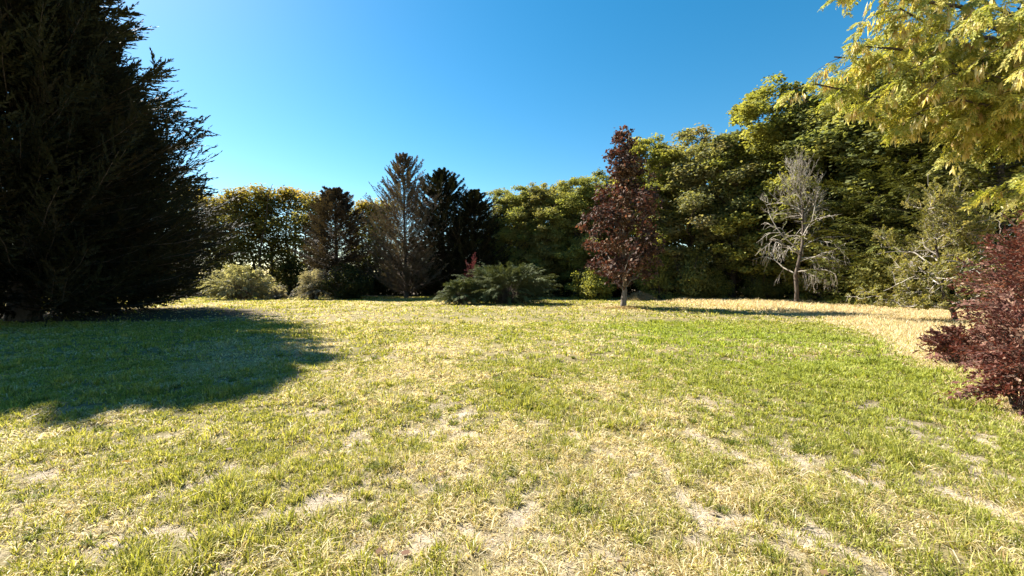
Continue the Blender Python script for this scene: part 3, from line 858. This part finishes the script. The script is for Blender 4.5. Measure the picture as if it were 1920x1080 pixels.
# understorey bushes in front of the woods
UG = 'green bushes at the foot of the woods'
ub = broadleaf('green_bush', 430, 4.0, 0.1, [(0, 1.6), (0.4, 2.0), (0.75, 1.5), (1, 0.5)], YEL, 70, 130, (0.17, 0.11), 0.07, (0.12, 0.2), 0.4, stems=3, lump=0.4)
ubs = [(1, 1108, 492, 38, 1.2, (1.3, 1.3, 1.1), 'bright rounded bush under the left side of the purple maple'),
       (0, 1238, 455, 37, 0.75, (0.9, 0.95, 0.9), 'upright green bush between the purple maple trunk and the woods'),
       (0, 1290, 462, 36.5, 1.0, (1.0, 1.05, 1.2), 'grey green bush at the wood edge just right of the upright green bush'),
       (0, 1338, 500, 36, 1.0, (0.8, 0.85, 0.8), 'low green bush at the wood edge midway between the maple and the bare pale tree'),
       (0, 1545, 455, 31, 1.0, (1.1, 1.1, 1.0), 'tall light green bush beside the bare pale tree trunk'),
       (0, 1610, 480, 29, 1.0, (0.9, 0.95, 0.9), 'green bush midway between the bare pale tree and the fruit tree'),
       (0, 1685, 420, 25, 0.9, (0.85, 0.85, 0.85), 'green bush behind the left branches of the half bare fruit tree'),
       (0, 1430, 500, 33.5, 1.1, (0.6, 0.65, 0.7), 'dark low bush left behind the drooping twigs of the bare pale tree')]
for fi, px, py, D, ws, colr, lab in ubs:
    place(ub, fi, px, py, D, ws, 4.1, lab, 'bush', UG, color=colr)

# the mass of the woods behind, and the undergrowth below the rows
rng = np.random.default_rng(77)
n = 1300
wx = rng.uniform(930, 2350, n); wD = rng.uniform(48, 58, n) - np.clip((wx - 1200) / 1000, 0, 1) * 22
wtop = np.interp(wx, [930, 1000, 1100, 1200, 1300, 1400, 1480, 1600, 1700, 2400], [375, 362, 345, 295, 265, 250, 195, 170, 110, 20])
wh = EYE + (HZ - wtop) / F * wD
cen = np.stack([X(wx, wD), wD, wh * rng.uniform(0.02, 0.95, n) ** 1.25], 1)
v, q, c = clump_leaves(rng, cen, rng.uniform(1.4, 2.4, n), 110, 0.42, 0.30, OAK, 0.8)
wm = build('woods', v, q, None, M_LEAF, c)
tag(wm, 'dense green woods behind the front trees', 'woods', kind='stuff')
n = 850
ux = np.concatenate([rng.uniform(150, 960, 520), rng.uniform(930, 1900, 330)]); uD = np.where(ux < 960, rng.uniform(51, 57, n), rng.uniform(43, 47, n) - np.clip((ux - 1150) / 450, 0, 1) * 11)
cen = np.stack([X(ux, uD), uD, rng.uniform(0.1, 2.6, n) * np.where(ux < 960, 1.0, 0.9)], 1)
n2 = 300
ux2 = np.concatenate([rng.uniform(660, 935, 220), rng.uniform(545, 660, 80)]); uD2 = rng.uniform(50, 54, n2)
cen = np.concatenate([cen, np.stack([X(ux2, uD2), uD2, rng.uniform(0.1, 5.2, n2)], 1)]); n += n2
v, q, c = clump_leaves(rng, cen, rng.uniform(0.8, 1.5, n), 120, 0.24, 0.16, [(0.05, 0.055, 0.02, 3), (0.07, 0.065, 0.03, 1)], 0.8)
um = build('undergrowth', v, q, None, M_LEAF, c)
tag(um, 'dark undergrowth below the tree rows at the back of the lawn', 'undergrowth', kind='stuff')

# ------------------------------------------------------------------ purple maple in the lawn
M_MAPLEBARK = bark_mat('maple_bark', (0.09, 0.07, 0.055), (0.24, 0.20, 0.165), 8)
mp = broadleaf('maple_tree', 501, 11.6, 1.6, [(0, 1.2), (0.12, 2.2), (0.4, 2.55), (0.6, 2.25), (0.74, 1.5), (0.86, 1.05), (1, 0.45)], MAPLE, 170, 62, (0.21, 0.16), 0.155, (0.07, 0.15), 0.15, mat=M_PURPLE,
               bark=M_MAPLEBARK, trunk_top=0.93, lump=0.6)
mp.location = (X(1168, 25), 25, 0)
tag(mp, 'purple brown leaved maple with a straight grey trunk on the lawn', 'tree')

# ------------------------------------------------------------------ bare pale tree
bt = bare_tree('bare_tree', 511, 9.7, [(26, 3.7), (7, 1.8), (6, 0.95)], 0.13, M_DEADBARK, trunk_bark=M_BARK, trunk_h=0.25, droop=1.1, spread=0.7, upr=1.7, tw=0.0065, tf=0.9,
               leaf=dict(share=0.07, n=4, sl=0.3, M=4, l=0.12, w=0.08, cols=YEL))
bt.location = (X(1494, 28.5), 28.5, 0)
tag(bt, 'leafless tree with a dark trunk and pale drooping twigs in the straw grass', 'tree')

# ------------------------------------------------------------------ half bare fruit tree
ft = bare_tree('fruit_tree', 521, 4.6, [(18, 2.7), (8, 1.4), (6, 0.6)], 0.075, M_DEADBARK, trunk_bark=M_BARK, trunk_h=0.08, droop=0.2, spread=1.3, upr=0.6, lean=(-0.12, 0), tw=0.005, zmin=0.7,
               leaf=dict(share=0.95, n=8, sl=0.25, M=6, l=0.09, w=0.052, cols=[(0.24, 0.22, 0.08, 3), (0.17, 0.17, 0.05, 3), (0.32, 0.27, 0.13, 1)]))
ft.location = (X(1795, 15.5), 15.5, 0)
tag(ft, 'small half bare fruit tree with grey branches leaning over the straw grass', 'tree')

# ------------------------------------------------------------------ purple bush at the right edge
PG = 'purple leaved bushes at the right edge of the lawn'
b1 = bush('purple_bush', 601, 2.9, [(0, 1.35), (0.3, 1.4), (0.6, 1.35), (0.85, 1.05), (1, 0.5)], 480, BERB, n_sh=16, sh_len=0.5, M=9, l=0.052, wd=0.034, stem_r=0.35, mat=M_PURPLE, u0=0.25, br=0.006, roll=1.6)
b1.location = (8.7, 6.0, 0)
tag(b1, 'tall dense purple leaved bush cut off by the frame edge beneath the podded branches', 'bush', PG)
b2 = bush('purple_bush', 602, 0.75, [(0, 0.95), (0.5, 0.8), (1, 0.3)], 110, BERB, n_sh=12, sh_len=0.3, M=8, l=0.05, wd=0.034, stem_r=0.3, mat=M_PURPLE, u0=0.25, br=0.005, roll=1.6)
b2.location = (8.75, 7.7, 0)
tag(b2, 'low purple leaved bush spreading on the straw grass below the fruit tree', 'bush', PG)
b3 = bush('purple_bush', 603, 1.45, [(0, 0.85), (0.5, 0.85), (1, 0.4)], 210, BERB, n_sh=12, sh_len=0.35, M=8, l=0.048, wd=0.032, stem_r=0.3, mat=M_PURPLE, u0=0.2, br=0.005, roll=1.6)
b3.location = (6.45, 4.85, 0)
tag(b3, 'lower purple leaved bush nearest the camera, in front of the tall one', 'bush', PG)

# ------------------------------------------------------------------ podded silk tree overhanging from the right
rng = np.random.default_rng(700)
alb = empty('podded_tree', (11.0, 6.6, 0))
A0 = np.array([11.0, 6.6, 0.0])


def pt(px, py, D): return np.array([X(px, D), D, H(py, D)]) - A0


TP = np.array([[[0, 0, -0.1], [0.05, 0.02, 1.2], [-0.1, 0.05, 2.6], [-0.25, 0.0, 4.0], [-0.2, 0.1, 5.6], [0.0, 0.1, 7.4], [0.2, 0.0, 9.0]]])
TR = np.array([[0.24, 0.19, 0.165, 0.14, 0.11, 0.07, 0.03]])
wood = [tubes(TP, TR, 10)]
ends = [(1560, 300 - 190, 6.6, 3.4, 0), (1525, 160, 6.8, 3.2, 0), (1600, 90, 6.4, 3.4, 0), (1680, 20, 6.2, 4.0, 0), (1650, 180, 6.6, 2.9, 0), (1715, 215, 6.3, 2.7, 0), (1775, 185, 5.8, 2.8, 0), (1720, 120, 6.0, 3.2, 0),
        (1800, 40, 5.6, 4.2, 0), (1780, 140, 5.7, 3.2, 0), (1860, 145, 5.6, 3.0, 0), (1860, 90, 5.4, 3.6, 0), (1745, -30, 6.5, 4.4, 0), (1900, 20, 5.3, 4.4, 0), (1600, -25, 6.3, 4.4, 0), (1915, 340, 5.3, 2.3, 0),
        (1950, 310, 5.2, 2.3, 0), (1690, 70, 6.9, 3.6, 0), (1750, 150, 6.8, 3.1, 0), (1820, 100, 6.6, 3.4, 0), (1650, 60, 7.2, 3.4, 0), (1900, 120, 6.4, 3.2, 0), (1980, 140, 5.6, 3.2, 0), (1990, 80, 5.8, 4.0, 0)]
E = np.array([pt(a, b_, d_) for a, b_, d_, _, _ in ends]); hz = np.array([e[3] for e in ends])
ST = np.stack([np.interp(hz, TP[0, :, 2], TP[0, :, k]) for k in range(3)], 1)
LP = curve(ST, E, 9, rng, 0.05, 0.018)
LR = 0.055 * np.linspace(1, 0.12, 9)[None] * np.ones((len(E), 1)) + 0.004
wood.append(tubes(LP, LR, 6))
# twigs along the limbs
nt_ = 20
uu = 0.38 + 0.62 * (np.arange(nt_)[None] + rng.uniform(0, 1, (len(E), nt_))) / nt_
f = uu * 8; i = np.minimum(f.astype(int), 7); fr = (f - i)[..., None]; bi = np.arange(len(E))[:, None]
o = (LP[bi, i] * (1 - fr) + LP[bi, i + 1] * fr).reshape(-1, 3); T = nrm(LP[bi, i + 1] - LP[bi, i]).reshape(-1, 3)
sd_ = nrm(np.cross(T, np.array([0, 0, 1.0]) + rng.normal(0, 0.4, T.shape))) * np.where(rng.uniform(0, 1, (len(T), 1)) < 0.5, 1, -1)
d = nrm(T * 0.8 + sd_ * 0.8 + rng.normal(0, 0.15, T.shape))
L = rng.uniform(0.22, 0.6, len(o))
TW = np.stack([o + d * (L * s)[:, None] + np.array([0, 0, -1]) * (L * s * s * 0.25)[:, None] for s in np.linspace(0, 1, 5)], 1)
wood.append(tubes(TW, 0.007 * np.linspace(1, 0.35, 5)[None] * np.ones((len(o), 1)), 4))
vt, qt = merge(wood)
build('trunk', vt, qt, None, M_BARK, None, alb, smooth=True)
# fronds: feathery leaves with paired leaflets hanging from the twigs
nf = 5
uu = rng.uniform(0.1, 1, (len(TW), nf)); f = uu * 4; i = np.minimum(f.astype(int), 3); fr = (f - i)[..., None]; bi = np.arange(len(TW))[:, None]
fo = (TW[bi, i] * (1 - fr) + TW[bi, i + 1] * fr).reshape(-1, 3)
ft_ = np.repeat(nrm(TW[:, -1] - TW[:, 0]), nf, axis=0)
fd = nrm(ft_ * 0.5 + rng.normal(0, 0.6, fo.shape) * np.array([1, 1, 0.4]) + np.array([0, 0, -0.35]))
FL = rng.uniform(0.16, 0.3, len(fo))
FP = np.stack([fo + fd * (FL * s)[:, None] + np.array([0, 0, -1]) * (FL * s * s * 0.35)[:, None] for s in np.linspace(0, 1, 5)], 1)
FCOL = [(0.40, 0.375, 0.085, 4), (0.28, 0.30, 0.06, 3), (0.55, 0.46, 0.13, 2), (0.17, 0.20, 0.048, 2.5)]
v, q, c, _ = sprays(FP, rng, 12, 0.11, 0.08, 7, 0.050, 0.019, FCOL, ang=1.1, roll=0.35, spread=0.9, taper=0.4, belly=0.5, droop=0.25)
build('fronds', v, q, None, M_FROND, c, alb)
# hanging seed pods
npd = 10000
k = rng.integers(0, len(TW), npd // 8).repeat(8)
u_ = (rng.uniform(0.3, 1, npd // 8).repeat(8) + rng.normal(0, 0.06, npd)).clip(0.2, 1)
po = TW[k, 0] * (1 - u_)[:, None] + TW[k, -1] * u_[:, None] + np.array([0, 0, -1]) * (0.03 + 0.10 * rng.uniform(0, 1, npd))[:, None]
pd_ = nrm(np.array([0, 0, -1.0]) + rng.normal(0, 0.22, (npd, 3)))
pl = rng.uniform(0.11, 0.19, npd)
v, q = leaves(po + pd_ * (pl * 0.5)[:, None], pd_, rng.normal(0, 1, (npd, 3)) * np.array([1, 1, 0.1]), pl, 0.033, 0.5)
build('pods', v, q, None, M_FROND, rep4(mixcol([(0.66, 0.56, 0.26, 3), (0.74, 0.66, 0.38, 2), (0.50, 0.34, 0.18, 0.8)], rng, npd, 0.1)), alb)
tag(alb, 'yellow green feathery tree with hanging pale pods reaching in from the upper frame edge', 'tree')

# ------------------------------------------------------------------ small dry things
rng = np.random.default_rng(800)


def heap(name, loc, rx, ry, hh, n, l, cols, label, cat):
    a = rng.uniform(0, 2 * math.pi, n); r = np.sqrt(rng.uniform(0, 1, n))
    x = rx * r * np.cos(a); y = ry * r * np.sin(a); z = hh * (1 - r ** 1.6) * rng.uniform(0.1, 1, n) + 0.02
    cc = np.stack([x, y, z], 1)
    d = nrm(rng.normal(0, 1, (n, 3)) * np.array([1, 1, 0.45]))
    v, q = leaves(cc, d, rng.normal(0, 1, (n, 3)), l * rng.uniform(0.5, 1.3, n), 0.02, 0.5)
    o = build(name, v, q, None, M_GRASS, rep4(mixcol(cols, rng, n, 0.15)))
    o.location = loc
    return tag(o, label, cat)


heap('hay_heap', (X(1200, 36), 36, 0), 1.6, 1.2, 0.85, 2600, 0.5, [(0.36, 0.29, 0.19, 3), (0.28, 0.21, 0.14, 2)], 'small grey heap of dry cut grass behind the maple trunk', 'heap')
heap('hay_ring', (X(1172, 24.8), 24.8, 0), 1.3, 0.9, 0.16, 1500, 0.22, [(0.38, 0.28, 0.14, 3), (0.25, 0.17, 0.09, 2)], 'ring of long dry grass round the foot of the maple trunk', 'dry grass')

n = 1500
xs = np.concatenate([rng.normal(7.0, 2.6, 350), rng.normal(8.0, 0.9, 450), rng.uniform(-6, 6, 120), rng.normal(-17, 5, 580)])
ys = np.concatenate([rng.normal(25, 1.8, 350), rng.normal(5.6, 1.2, 450), rng.uniform(2, 9, 120), rng.normal(18, 3.5, 580)])
ok = ys > 1.8; xs, ys = xs[ok], ys[ok]; n = len(xs)
pos = np.stack([xs, ys, gz(xs, ys) + rng.uniform(0.015, 0.05, n)], 1)
v, q = leaves(pos, rng.normal(0, 1, (n, 3)) * np.array([1, 1, 0.25]), np.array([0, 0, 1.0]) + rng.normal(0, 0.35, (n, 3)), rng.uniform(0.04, 0.09, n) * np.maximum(1, ys / 14), rng.uniform(0.03, 0.06, n) * np.maximum(1, ys / 14), 0.5)
fl = build('fallen_leaves', v, q, None, M_GRASS, rep4(mixcol([(0.16, 0.085, 0.05, 3), (0.25, 0.16, 0.08, 2), (0.10, 0.05, 0.035, 2)], rng, n, 0.2)))
tag(fl, 'brown fallen leaves scattered on the lawn under the trees', 'leaves', kind='stuff')
